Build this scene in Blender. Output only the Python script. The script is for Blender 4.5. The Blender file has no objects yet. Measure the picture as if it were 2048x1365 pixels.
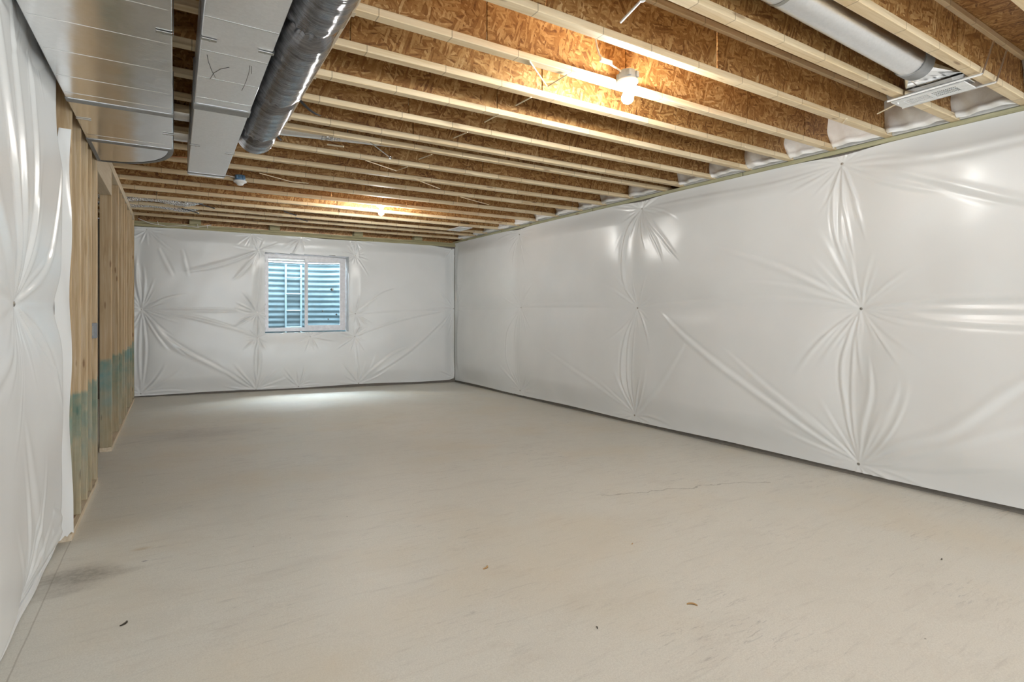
import bpy, bmesh, math, random
import numpy as np
from mathutils import Vector, Matrix

# ------------------------------------------------------------------ camera, world, lights, exposure
SC = bpy.context.scene
COL = SC.collection
EYE = 1.28                       # eye height above the slab beside the framed wall
cam_d = bpy.data.cameras.new('camera')
cam_d.sensor_width = 36.0
cam_d.lens = 1084.0 * 36.0 / 2048.0
cam_d.shift_y = -(682.5 - 618.0) / 2048.0
cam_d.clip_start = 0.05
cam = bpy.data.objects.new('camera', cam_d)
cam.location = (0, 0, EYE)
cam.rotation_euler = (math.pi / 2, 0, -math.radians(31.948))
COL.objects.link(cam)
SC.camera = cam

SC.view_settings.view_transform = 'Standard'
SC.view_settings.look = 'None'
SC.view_settings.gamma = 1.0
SC.view_settings.use_curve_mapping = False
SC.view_settings.exposure = 0.20
SC.cycles.max_bounces = 6
SC.cycles.diffuse_bounces = 4
SC.cycles.glossy_bounces = 3
SC.cycles.use_adaptive_sampling = True
SC.cycles.adaptive_threshold = 0.03

W = bpy.data.worlds.new('sky')
SC.world = W
W.use_nodes = True
W.node_tree.nodes['Background'].inputs[0].default_value = (0.84, 0.84, 0.95, 1)
W.node_tree.nodes['Background'].inputs[1].default_value = 0.6


def area(name, loc, rot, sx, sy, power, color):
    l = bpy.data.lights.new(name, 'AREA')
    l.shape = 'RECTANGLE'
    l.size, l.size_y, l.energy, l.color = sx, sy, power, color
    o = bpy.data.objects.new(name, l)
    o.location, o.rotation_euler = loc, rot
    COL.objects.link(o)
    return o


BULB = 960.0                                   # radiance of the lit bulbs
# open sky above the window well; added fill lamp out of view behind
area('sky_over_well', (1.98, 10.75, 3.3), (0, 0, 0), 2.4, 1.4, 1250, (0.84, 0.93, 1.0))
area('added_front_fill', (2.6, -4.2, 1.35), (math.pi / 2, 0, 0), 4.6, 2.3, 200, (0.84, 0.93, 1.0))

# ------------------------------------------------------------------ constants of the room
XR, YB, ZJ = 4.775, 9.814, 2.63                # east wall, far wall, underside of the joists
XL = -0.485                                    # face of the framed wall
FRONT = -3.6


def floor_z(r, u):
    uu = np.clip(u, 0, 12)
    return -.016 * (r + .485) - .0075 * (uu - 1.25) * (r + .485) / 5.26 - .004 * uu


# ------------------------------------------------------------------ helpers
class MB:
    """collects shapes in world coordinates, builds one mesh"""

    def __init__(self):
        self.v, self.f, self.s = [], [], []

    def add(self, vs, fs, smooth=False):
        n = len(self.v)
        self.v += [tuple(p) for p in vs]
        self.f += [tuple(i + n for i in q) for q in fs]
        self.s += [smooth] * len(fs)
        return self

    def box(self, x0, x1, y0, y1, z0, z1, c=0.0, M=None):
        """box with chamfered edges"""
        if c <= 0:
            vs = [(x, y, z) for x in (x0, x1) for y in (y0, y1) for z in (z0, z1)]
            fs = [(0, 1, 3, 2), (4, 6, 7, 5), (0, 4, 5, 1), (2, 3, 7, 6), (0, 2, 6, 4), (1, 5, 7, 3)]
        else:
            bm = bmesh.new()
            bmesh.ops.create_cube(bm, size=1)
            for p in bm.verts:
                p.co = Vector(((x0 + x1) / 2 + p.co.x * (x1 - x0), (y0 + y1) / 2 + p.co.y * (y1 - y0), (z0 + z1) / 2 + p.co.z * (z1 - z0)))
            bmesh.ops.bevel(bm, geom=bm.edges[:], offset=c, segments=1, affect='EDGES', profile=.5)
            bm.verts.index_update()
            vs = [p.co.copy() for p in bm.verts]
            fs = [tuple(p.index for p in q.verts) for q in bm.faces]
            bm.free()
        if M is not None:
            vs = [M @ Vector(p) for p in vs]
        return self.add(vs, fs)

    def tube(self, pts, rad, n=8, cap=True):
        pts = [Vector(p) for p in pts]
        rads = rad if isinstance(rad, (list, tuple)) else [rad] * len(pts)
        vs, fs = [], []
        up = None
        for i, p in enumerate(pts):
            t = (pts[min(i + 1, len(pts) - 1)] - pts[max(i - 1, 0)]).normalized()
            if up is None:
                up = Vector((0, 0, 1)) if abs(t.z) < .9 else Vector((1, 0, 0))
            a = t.cross(up).normalized()
            b = a.cross(t).normalized()
            up = b
            for k in range(n):
                w = 2 * math.pi * k / n
                vs.append(p + (a * math.cos(w) + b * math.sin(w)) * rads[i])
        for i in range(len(pts) - 1):
            for k in range(n):
                k2 = (k + 1) % n
                fs.append((i * n + k, i * n + k2, (i + 1) * n + k2, (i + 1) * n + k))
        self.add(vs, fs, True)
        if cap:
            m = len(pts) - 1
            self.add(vs[:n], [tuple(range(n))])
            self.add(vs[m * n:], [tuple(reversed(range(n)))])
        return self

    def lathe(self, prof, centre, n=24, axis='z'):
        """profile of (radius, height) about an axis through centre"""
        vs, fs = [], []
        cx, cy, cz = centre
        for (r, h) in prof:
            for k in range(n):
                w = 2 * math.pi * k / n
                a, b = r * math.cos(w), r * math.sin(w)
                vs.append((cx + a, cy + b, cz + h) if axis == 'z' else (cx + a, cy + h, cz + b) if axis == 'y' else (cx + h, cy + a, cz + b))
        for i in range(len(prof) - 1):
            for k in range(n):
                k2 = (k + 1) % n
                fs.append((i * n + k, i * n + k2, (i + 1) * n + k2, (i + 1) * n + k))
        fs.append(tuple(range(n)))
        fs.append(tuple(reversed(range((len(prof) - 1) * n, len(prof) * n))))
        return self.add(vs, fs, True)

    def prism(self, outline, z0, z1):
        n = len(outline)
        vs = [(x, y, z0) for x, y in outline] + [(x, y, z1) for x, y in outline]
        fs = [tuple(reversed(range(n))), tuple(range(n, 2 * n))]
        fs += [(i, (i + 1) % n, n + (i + 1) % n, n + i) for i in range(n)]
        return self.add(vs, fs)

    def build(self, name, mat, parent=None, smooth_angle=True):
        me = bpy.data.meshes.new(name)
        off = world_loc(parent)
        me.from_pydata([(p[0] - off[0], p[1] - off[1], p[2] - off[2]) for p in self.v], [], self.f)
        me.polygons.foreach_set('use_smooth', self.s)
        me.materials.append(mat)
        if any(self.s):
            try:
                me.set_sharp_from_angle(angle=math.radians(40))
            except Exception:
                pass
        me.update()
        o = bpy.data.objects.new(name, me)
        COL.objects.link(o)
        if parent is not None:
            o.parent = parent
        return o


def world_loc(o):
    t = Vector((0, 0, 0))
    while o is not None:
        t += o.location
        o = o.parent
    return t


def tag(o, label=None, cat=None, group=None, kind=None):
    if label:
        o['label'] = label
    if cat:
        o['category'] = cat
    if group:
        o['group'] = group
    if kind:
        o['kind'] = kind
    return o


def thing(name, label, cat, loc, group=None, kind=None):
    o = bpy.data.objects.new(name, None)
    o.empty_display_size = .1
    o.location = loc
    COL.objects.link(o)
    return tag(o, label, cat, group, kind)


def grid_mesh(name, P, mat, parent=None, mask=None):
    """P: (n,m,3) points -> smooth grid mesh; mask (n-1,m-1) keeps cells"""
    n, m = P.shape[:2]
    off = np.array(world_loc(parent))
    co = (P.reshape(-1, 3) - off).astype(np.float32)
    idx = np.arange(n * m).reshape(n, m)
    q = np.stack([idx[:-1, :-1], idx[1:, :-1], idx[1:, 1:], idx[:-1, 1:]], -1)
    q = q[mask] if mask is not None else q.reshape(-1, 4)
    used = np.zeros(n * m, bool)
    used[q.ravel()] = True
    remap = np.cumsum(used) - 1
    co, q = co[used], remap[q]
    me = bpy.data.meshes.new(name)
    me.vertices.add(len(co))
    me.vertices.foreach_set('co', co.ravel())
    me.loops.add(q.size)
    me.loops.foreach_set('vertex_index', q.ravel().astype(np.int32))
    me.polygons.add(len(q))
    me.polygons.foreach_set('loop_start', np.arange(0, q.size, 4, dtype=np.int32))
    me.polygons.foreach_set('use_smooth', np.ones(len(q), bool))
    me.materials.append(mat)
    me.update()
    me.validate()
    o = bpy.data.objects.new(name, me)
    COL.objects.link(o)
    if parent is not None:
        o.parent = parent
    return o


# ------------------------------------------------------------------ materials
class NT:
    def __init__(self, name):
        self.m = bpy.data.materials.new(name)
        self.m.use_nodes = True
        self.t = self.m.node_tree
        self.b = self.t.nodes['Principled BSDF']
        self.geo = None

    def n(self, kind, **kw):
        o = self.t.nodes.new(kind)
        for k, v in kw.items():
            setattr(o, k, v)
        return o

    def l(self, a, b):
        self.t.links.new(a, b)

    def val(self, sock, v):
        if hasattr(v, 'is_linked') or hasattr(v, 'links'):
            self.l(v, sock)
        else:
            sock.default_value = v

    def pos(self):
        if self.geo is None:
            self.geo = self.n('ShaderNodeNewGeometry')
        return self.geo.outputs['Position']

    def mapping(self, vec, loc=(0, 0, 0), rot=(0, 0, 0), scale=(1, 1, 1)):
        o = self.n('ShaderNodeMapping')
        self.l(vec, o.inputs[0])
        o.inputs['Location'].default_value = loc
        o.inputs['Rotation'].default_value = rot
        o.inputs['Scale'].default_value = scale
        return o.outputs[0]

    def noise(self, vec, scale, detail=4, rough=.55, dist=0.0):
        o = self.n('ShaderNodeTexNoise')
        self.l(vec, o.inputs['Vector'])
        o.inputs['Scale'].default_value = scale
        o.inputs['Detail'].default_value = detail
        o.inputs['Roughness'].default_value = rough
        o.inputs['Distortion'].default_value = dist
        return o.outputs['Fac']

    def voro(self, vec, scale, feature='F1', dims='3D', out='Color'):
        o = self.n('ShaderNodeTexVoronoi', voronoi_dimensions=dims, feature=feature)
        if dims == '1D':
            self.l(vec, o.inputs['W'])
        else:
            self.l(vec, o.inputs['Vector'])
        o.inputs['Scale'].default_value = scale
        return o.outputs[out]

    def ramp(self, fac, stops, interp='LINEAR'):
        o = self.n('ShaderNodeValToRGB')
        self.l(fac, o.inputs[0])
        r = o.color_ramp
        r.interpolation = interp
        while len(r.elements) < len(stops):
            r.elements.new(.5)
        for e, (p, c) in zip(r.elements, stops):
            e.position = p
            e.color = c if len(c) == 4 else (*c, 1)
        return o.outputs[0]

    def mix(self, fac, a, b, mode='MIX'):
        o = self.n('ShaderNodeMix', data_type='RGBA', blend_type=mode)
        self.val(o.inputs[0], fac)
        for s, v in ((o.inputs[6], a), (o.inputs[7], b)):
            if isinstance(v, tuple):
                s.default_value = v if len(v) == 4 else (*v, 1)
            else:
                self.l(v, s)
        return o.outputs[2]

    def math(self, op, a, b=0.0, c=None, clamp=False):
        o = self.n('ShaderNodeMath', operation=op, use_clamp=clamp)
        self.val(o.inputs[0], a)
        self.val(o.inputs[1], b)
        if c is not None:
            self.val(o.inputs[2], c)
        return o.outputs[0]

    def sep(self, vec):
        o = self.n('ShaderNodeSeparateXYZ')
        self.l(vec, o.inputs[0])
        return o.outputs

    def maprange(self, v, a, b, c=0.0, d=1.0, smooth=False):
        o = self.n('ShaderNodeMapRange', interpolation_type='SMOOTHSTEP' if smooth else 'LINEAR')
        self.l(v, o.inputs['Value'])
        for k, x in (('From Min', a), ('From Max', b), ('To Min', c), ('To Max', d)):
            o.inputs[k].default_value = x
        return o.outputs['Result']

    def bump(self, h, strength=.3, dist=.01, normal=None):
        o = self.n('ShaderNodeBump')
        o.inputs['Strength'].default_value = strength
        o.inputs['Distance'].default_value = dist
        self.l(h, o.inputs['Height'])
        if normal is not None:
            self.l(normal, o.inputs['Normal'])
        return o.outputs[0]

    def done(self, color=None, rough=None, metal=None, normal=None, **kw):
        for k, v in (('Base Color', color), ('Roughness', rough), ('Metallic', metal), ('Normal', normal)):
            if v is None:
                continue
            s = self.b.inputs[k]
            if isinstance(v, tuple):
                s.default_value = v if len(v) == 4 else (*v, 1)
            elif hasattr(v, 'links'):
                self.l(v, s)
            else:
                s.default_value = v
        for k, v in kw.items():
            self.b.inputs[k].default_value = v
        return self.m


def plain(name, color, rough=.5, metal=0.0, **kw):
    k = NT(name)
    nz = k.noise(k.pos(), 25, 3)
    c = k.mix(k.maprange(nz, .3, .7), tuple(x * .9 for x in color), tuple(min(1, x * 1.06) for x in color))
    return k.done(color=c, rough=rough, metal=metal, **kw)


def osb(name, axis):
    """oriented strand board: three layers of flat strands lying at different angles in the board's plane"""
    k = NT(name)
    p = k.pos()
    oi = k.n('ShaderNodeObjectInfo')
    sh = k.n('ShaderNodeVectorMath', operation='MULTIPLY_ADD')
    k.l(oi.outputs['Random'], sh.inputs[0])
    sh.inputs[1].default_value = (17.0, 0, 5.0)
    k.l(p, sh.inputs[2])
    p = sh.outputs[0]
    wob = k.n('ShaderNodeTexNoise')
    k.l(p, wob.inputs['Vector'])
    wob.inputs['Scale'].default_value = 9
    add = k.n('ShaderNodeVectorMath', operation='MULTIPLY_ADD')
    k.l(wob.outputs['Color'], add.inputs[0])
    add.inputs[1].default_value = (.03, .03, .03)
    k.l(p, add.inputs[2])
    p2 = add.outputs[0]
    layers = []
    for a in (12, 72, 128, 160):
        rot = (0, math.radians(a), 0) if axis == 'y' else (0, 0, math.radians(a))
        v = k.mapping(p2, rot=rot)
        v = k.mapping(v, scale=(10, .5, 72) if axis == 'y' else (10, 72, .5), loc=(a * .37, 0, a * .11))
        layers.append(k.voro(v, 1.0))
    sel = k.sep(k.voro(p2, 21.0))
    c1 = k.mix(k.math('GREATER_THAN', sel[0], .45), layers[0], layers[1])
    c2 = k.mix(k.math('GREATER_THAN', sel[1], .5), layers[2], layers[3])
    s1, s2 = k.sep(c1), k.sep(c2)
    top = k.math('GREATER_THAN', s1[1], .42)
    v = k.math('MULTIPLY_ADD', top, k.math('SUBTRACT', s1[0], s2[0]), s2[0])
    fine = k.noise(k.mapping(p2, scale=(1, 1, 1)), 70, 3, .7)
    v = k.math('ADD', k.math('MULTIPLY', v, .54), k.math('MULTIPLY', fine, .44))
    big = k.noise(p, 1.6, 2)
    v = k.math('ADD', v, k.maprange(big, .3, .7, -.09, .09))
    col = k.ramp(v, [(.10, (.12, .042, .010)), (.30, (.27, .118, .030)), (.50, (.385, .195, .058)), (.70, (.52, .305, .115)), (.92, (.70, .48, .235))])
    return k.done(color=col, rough=.55, normal=k.bump(fine, .22, .003))


def lumber(name, base, dark, light, axis='x', joints=True, teal=False, scale=1.0):
    k = NT(name)
    p = k.pos()
    oi = k.n('ShaderNodeObjectInfo')
    sh = k.n('ShaderNodeVectorMath', operation='MULTIPLY_ADD')
    k.l(oi.outputs['Random'], sh.inputs[0])
    sh.inputs[1].default_value = (13.0, 7.0, 9.0)
    k.l(p, sh.inputs[2])
    q = sh.outputs[0]
    sc = {'x': (1.5, 30, 30), 'y': (30, 1.5, 30), 'z': (30, 30, 1.5)}[axis]
    g = k.noise(k.mapping(q, scale=sc), 1.6 * scale, 4, .6, .6)
    col = k.ramp(g, [(.25, dark), (.5, base), (.75, light)])
    kn = k.voro(k.mapping(q, scale={'x': (2.2, 12, 12), 'y': (12, 2.2, 12), 'z': (16, 16, 3.2)}[axis]), 1.0, out='Distance')
    col = k.mix(k.maprange(kn, .07, .14, .85, 0.0, True), col, (.20, .085, .028))
    big = k.noise(q, .9, 2)
    col = k.mix(k.maprange(big, .35, .7, 0, .35), col, tuple(x * .8 for x in base))
    col = k.mix(k.math('MULTIPLY', oi.outputs['Random'], .45 if teal else .08), col, tuple(x * .75 for x in dark))
    if joints:
        w = k.math('MULTIPLY', k.sep(q)[{'x': 0, 'y': 1, 'z': 2}[axis]], 1.0)
        d = k.voro(w, 2.6, 'DISTANCE_TO_EDGE', '1D', 'Distance')
        tone = k.sep(k.voro(w, 2.6, 'F1', '1D'))[0]
        col = k.mix(k.maprange(tone, 0, 1, 0, .38), col, tuple(min(1, x * 1.25) for x in light))
        col = k.mix(k.maprange(d, .004, .010, .5, 0), col, (.10, .055, .025))
    if teal:
        z = k.sep(p)[2]
        n1 = k.noise(q, 5, 3)
        edge = k.math('ADD', z, k.maprange(n1, .3, .7, -.05, .05))
        up = k.maprange(edge, .80, .76, 0, 1, True)
        fade = k.maprange(edge, .10, .78, .34, .80, True)
        blot = k.maprange(k.noise(q, 9, 4), .35, .65, .55, 1.0)
        col = k.mix(k.math('MULTIPLY', k.math('MULTIPLY', up, fade), blot), col, k.mix(k.maprange(k.noise(q, 3, 2), .35, .65), (.045, .20, .17), (.11, .30, .31)))
    return k.done(color=col, rough=.62, normal=k.bump(g, .12, .003))


def sheet_mat(name):
    """white vinyl facing of the insulation blanket: glossy film over a fine scrim"""
    k = NT(name)
    p = k.pos()
    weave = k.noise(k.mapping(p, scale=(1, 1, 2.4)), 95, 2, .6)
    crink = k.noise(p, 22, 4, .6)
    tone = k.noise(p, 1.3, 3)
    col = k.mix(k.maprange(tone, .3, .7), (.765, .78, .78), (.81, .825, .825))
    b2 = k.bump(weave, .10, .0018)
    m = k.done(color=col, rough=.27, normal=b2)
    k.b.inputs['IOR'].default_value = 1.5
    return m


def metal(name, color, rough, axis, amp=.25, spangle=True):
    k = NT(name)
    p = k.pos()
    br = k.noise(k.mapping(p, scale={'x': (1, 60, 60), 'y': (60, 1, 60)}[axis]), 3, 3)
    wob = k.noise(p, 5, 2)
    sp = k.sep(k.voro(p, 90))[0]
    c = k.mix(k.maprange(sp, 0, 1, 0, .25 if spangle else .05), color, tuple(x * .8 for x in color))
    h = k.math('ADD', k.math('MULTIPLY', br, .1), wob)
    return k.done(color=c, metal=1.0, rough=k.maprange(wob, .3, .7, rough * .85, rough * 1.2), normal=k.bump(h, amp, .02))


def concrete():
    k = NT('concrete_slab')
    p = k.pos()
    v = k.sep(p)
    big = k.noise(p, .55, 4, .55, .4)
    mid = k.noise(k.mapping(p, rot=(0, 0, .5), scale=(1.0, 2.2, 1)), 2.2, 6, .65, .8)
    fine = k.noise(p, 38, 5, .7)
    trow = k.noise(k.mapping(p, rot=(0, 0, -.45), scale=(1, 9, 1)), 3.5, 5, .7, .3)
    col = k.mix(k.maprange(big, .3, .7), (.685, .676, .61), (.75, .745, .69))
    col = k.mix(k.maprange(mid, .50, .72, 0, .5), col, (.575, .55, .49))
    col = k.mix(k.maprange(trow, .56, .74, 0, .42), col, (.41, .395, .365))
    col = k.mix(k.maprange(fine, .35, .65, 0, .22), col, (.74, .71, .65))
    grain = k.noise(p, 170, 3, .75)
    col = k.mix(k.maprange(grain, .38, .62, .30, 0), col, (.42, .40, .345))
    smear = k.noise(k.mapping(p, rot=(0, 0, -.35), scale=(1, 6, 1)), 7.5, 6, .75, .9)
    patch = k.maprange(k.noise(p, 1.1, 3), .48, .66)
    col = k.mix(k.math('MULTIPLY', k.maprange(smear, .56, .70, 0, .75), patch), col, (.30, .295, .285))
    warm = k.noise(k.mapping(p, loc=(3, 7, 0)), .8, 3)
    col = k.mix(k.maprange(warm, .50, .70, 0, .40), col, (.66, .57, .42))
    # scattered tiny specks
    sp = k.n('ShaderNodeTexVoronoi')
    k.l(p, sp.inputs['Vector'])
    sp.inputs['Scale'].default_value = 5.0
    keep = k.math('GREATER_THAN', k.sep(sp.outputs['Color'])[0], .62)
    col = k.mix(k.math('MULTIPLY', keep, k.maprange(sp.outputs['Distance'], .012, .03, .75, 0)), col, (.12, .10, .08))

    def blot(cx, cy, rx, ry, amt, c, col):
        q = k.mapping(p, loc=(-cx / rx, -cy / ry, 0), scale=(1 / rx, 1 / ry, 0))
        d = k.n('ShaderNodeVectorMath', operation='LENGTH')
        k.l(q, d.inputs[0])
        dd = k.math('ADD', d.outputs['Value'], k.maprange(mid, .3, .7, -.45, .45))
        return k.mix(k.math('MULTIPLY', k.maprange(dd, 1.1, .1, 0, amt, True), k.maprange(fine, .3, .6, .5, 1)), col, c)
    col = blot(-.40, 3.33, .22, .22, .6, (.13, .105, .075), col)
    col = blot(-.127, 3.37, .018, .01, .9, (.09, .08, .12), col)
    col = blot(-.15, 3.55, .07, .03, .5, (.42, .30, .14), col)
    col = blot(.2, 6.6, .8, .5, .4, (.27, .26, .26), col)
    # a wandering hairline crack and the layout line that carries on from the framed wall

    def line(x0, y0, x1, y1, w, amt, c, col, wob):
        L = math.hypot(x1 - x0, y1 - y0)
        ang = math.atan2(y1 - y0, x1 - x0)
        q = k.mapping(p, loc=(-x0, -y0, 0))
        q = k.mapping(q, rot=(0, 0, -ang))
        s = k.sep(q)
        t = k.math('ABSOLUTE', k.math('ADD', s[1], k.maprange(k.noise(p, 4, 4), .3, .7, -wob, wob)))
        on = k.math('MULTIPLY', k.math('GREATER_THAN', s[0], 0.0), k.math('LESS_THAN', s[0], L))
        return k.mix(k.math('MULTIPLY', on, k.maprange(t, w * .4, w, amt, 0)), col, c)
    col = line(2.62, 2.98, 4.0, 2.58, .009, .5, (.22, .20, .17), col, .05)
    col = line(XL - .005, .4, XL - .005, 3.9, .004, .4, (.24, .20, .15), col, .002)
    rough = k.maprange(mid, .3, .7, .55, .42)
    return k.done(color=col, rough=rough, normal=k.bump(mid, .12, .01))


M_floor = concrete()
M_osb = osb('strand_board_web', 'y')
M_deck = osb('strand_board_deck', 'z')
M_flange = lumber('flange_lumber', (.70, .54, .33), (.56, .38, .18), (.82, .68, .47), 'x')
M_stud = lumber('stud_lumber', (.60, .44, .26), (.40, .26, .12), (.74, .61, .44), 'z', joints=False, teal=True)
M_plate = lumber('plate_lumber', (.66, .55, .40), (.56, .44, .29), (.76, .66, .52), 'y', joints=False, teal=False)
M_treated_y = lumber('treated_lumber_y', (.44, .42, .26), (.30, .30, .18), (.58, .55, .38), 'y', joints=False)
M_treated_x = lumber('treated_lumber_x', (.40, .36, .20), (.27, .25, .13), (.53, .48, .30), 'x', joints=False)
M_sheet = sheet_mat('white_vinyl_facing')
M_batt = None
M_galv = metal('galvanised_bright', (.90, .91, .92), .17, 'x', .10)
M_galv2 = metal('galvanised_dull', (.90, .91, .93), .42, 'x', .08)
M_pipe = metal('galvanised_pipe', (.80, .81, .82), .33, 'x', .06)
M_tape = plain('grey_duct_mastic', (.27, .27, .265), .75)
M_clip = metal('clip_steel', (.45, .44, .41), .35, 'x', .1)
M_foil = None
M_white = plain('white_vinyl_frame', (.80, .78, .80), .35)
M_enamel = plain('white_enamel', (.82, .82, .81), .3)
M_dark = plain('painted_slot_shade', (.05, .05, .05), .8)
M_blue = plain('blue_plastic_box', (.12, .24, .38), .45)
M_bluegrey = plain('grey_blue_plastic_box', (.36, .44, .50), .45)
M_porc = plain('white_porcelain', (.85, .84, .82), .25)
M_grey = plain('grey_pvc', (.30, .31, .32), .5)
M_cable = plain('white_cable_jacket', (.82, .80, .76), .45)
M_wire = plain('cream_wire', (.78, .66, .46), .5)
M_nail = plain('nail_head', (.45, .43, .40), .4, 1.0)
M_strap = plain('black_strap', (.035, .035, .038), .4)
M_pen = plain('marker_ink', (.03, .03, .035), .6)
M_concwall = plain('foundation_concrete', (.20, .18, .155), .8)
M_ply = lumber('tan_panel', (.66, .49, .29), (.58, .41, .22), (.72, .56, .36), 'z', joints=False, scale=.4)
M_chip = plain('wood_chip', (.45, .28, .12), .7)
M_leaf = plain('dead_leaf', (.06, .05, .035), .7)


def batt_mat():
    k = NT('white_fibreglass')
    p = k.pos()
    a = k.noise(p, 14, 6, .7, .5)
    b = k.noise(p, 120, 3, .7)
    c = k.mix(k.maprange(a, .3, .7), (.88, .86, .82), (.95, .945, .93))
    return k.done(color=c, rough=.95, normal=k.bump(k.math('ADD', a, k.math('MULTIPLY', b, .25)), .22, .02))


def flex_mat():
    k = NT('black_metallised_film')
    p = k.pos()
    rings = k.noise(k.mapping(p, rot=(0, 0, .22), scale=(3, 26, 3)), 3.2, 4, .65, .5)
    wr = k.noise(p, 16, 4, .6)
    h = k.math('ADD', rings, k.math('MULTIPLY', wr, .6))
    c = k.mix(k.maprange(rings, .3, .7), (.15, .15, .16), (.34, .34, .36))
    return k.done(color=c, metal=.92, rough=k.maprange(wr, .3, .7, .14, .26), normal=k.bump(h, .24, .02))


def foil_mat():
    k = NT('crinkled_foil')
    p = k.pos()
    h = k.voro(k.mapping(p, scale=(1, .6, 1)), 60, 'F1', '3D', 'Distance')
    return k.done(color=(.82, .82, .84), metal=1.0, rough=.22, normal=k.bump(h, .8, .02))


def well_mat():
    k = NT('blue_galvanised_well')
    p = k.pos()
    a = k.noise(p, 3, 4)
    st = k.noise(k.mapping(p, scale=(6, 6, 1.2)), 3, 4)
    c = k.mix(k.maprange(a, .3, .7), (.07, .115, .133), (.11, .165, .188))
    c = k.mix(k.maprange(st, .62, .75, 0, .4), c, (.09, .085, .065))
    return k.done(color=c, rough=.5, metal=.25)


def glass_mat():
    k = NT('window_glass')
    t = k.t
    tr = k.n('ShaderNodeBsdfTransparent')
    tr.inputs[0].default_value = (.93, .96, .97, 1)
    gl = k.n('ShaderNodeBsdfGlossy')
    gl.inputs['Roughness'].default_value = .02
    fr = k.n('ShaderNodeFresnel')
    fr.inputs[0].default_value = 1.12
    mx = k.n('ShaderNodeMixShader')
    k.l(fr.outputs[0], mx.inputs[0])
    k.l(tr.outputs[0], mx.inputs[1])
    k.l(gl.outputs[0], mx.inputs[2])
    k.l(mx.outputs[0], t.nodes['Material Output'].inputs[0])
    return k.m


def bulb_mat(power):
    k = NT('lit_bulb')
    return k.done(color=(1, 1, 1), rough=.3, **{'Emission Color': (.99, .975, .935, 1), 'Emission Strength': power})


M_batt, M_flex, M_foil, M_well, M_glass = batt_mat(), flex_mat(), foil_mat(), well_mat(), glass_mat()
M_bulb = bulb_mat(BULB)
M_ladder = plain('pale_ladder_paint', (.20, .29, .32), .45)

# ------------------------------------------------------------------ the setting
rr = np.linspace(-3.2, 6.0, 47)
uu = np.linspace(FRONT, 10.2, 70)
R, U = np.meshgrid(rr, uu, indexing='ij')
tag(grid_mesh('floor', np.stack([R, U, floor_z(R, U)], -1), M_floor), kind='structure')

tag(MB().box(-3.2, 5.6, FRONT - .2, YB + .35, ZJ + .302, ZJ + .33).build('ceiling', M_deck), kind='structure')
tag(MB().box(XR + .012, XR + .25, FRONT - .2, YB + .2, -.6, ZJ - .04).build('wall_right', M_concwall), kind='structure')

WX0, WX1, WZ0, WZ1 = 1.285, 2.665, .872, 2.218   # window opening in the far wall
m = MB()
for b in ((-3.2, WX0 - .012, -.6, ZJ - .04), (WX1 + .012, XR + .25, -.6, ZJ - .04), (WX0 - .012, WX1 + .012, -.6, WZ0 - .012), (WX0 - .012, WX1 + .012, WZ1 + .012, ZJ - .04)):
    m.box(b[0], b[1], YB + .012, YB + .25, b[2], b[3])
tag(m.build('wall_back', M_concwall), kind='structure')
# rim board and end closure above the foundation
tag(MB().box(-3.2, 5.4, YB + .10, YB + .13, ZJ - .02, ZJ + .31).build('trim_rim_back', M_osb), kind='structure')
tag(MB().box(XR + .22, XR + .25, FRONT, YB + .2, ZJ - .02, ZJ + .31).build('trim_rim_right', M_deck), kind='structure')
tag(MB().box(-3.3, -3.2, FRONT - .2, YB + .3, -.6, ZJ + .31).build('wall_left_outer', M_sheet), kind='structure')
m = MB()
m.box(-3.2, .4, FRONT - .2, FRONT, -.6, ZJ + .31).box(4.6, XR + .25, FRONT - .2, FRONT, -.6, ZJ + .31).box(.4, 4.6, FRONT - .2, FRONT, 2.3, ZJ + .31)  # opening invented to let the added fill lamp in
tag(m.build('wall_front', M_sheet), kind='structure')
tag(MB().box(-.86, -.60, FRONT, 3.86, -.4, ZJ).build('wall_left_foundation', M_concwall), kind='structure')

# sill plates
s = thing('sill_plate', 'greenish treated wood plate lying along the top of the long blanket wall', 'plate', (XR, 3, ZJ - .04))
seg = [(-3.5, .9), (.9, 3.34), (3.345, 5.6), (5.605, 8.0), (8.005, YB + .1)]
for a, b in seg:
    MB().box(XR - .005, XR + .13, a, b - .004, ZJ - .039, ZJ - .001, .003).build('plate_board', M_treated_y, s)
s = thing('sill_plate', 'greenish treated wood plate above the window wall blanket', 'plate', (2, YB + .05, ZJ - .12))
for a, b in [(-.6, 1.2), (1.204, 3.1), (3.104, 4.78)]:
    MB().box(a, b, YB - .03, YB + .11, ZJ - .115, ZJ - .077, .003).build('plate_board', M_treated_x, s)
for a, b in [(-.6, 2.35), (2.354, 4.77)]:
    MB().box(a, b, YB - .015, YB + .11, ZJ - .075, ZJ - .037, .003).build('plate_board', M_treated_x, s)
for a in (.2, 1.35, 2.75, 3.9):
    MB().box(a, a + .16, YB - .045, YB + .10, ZJ - .036, ZJ + .04, .003).build('nailing_block', M_treated_x, s)

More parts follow.
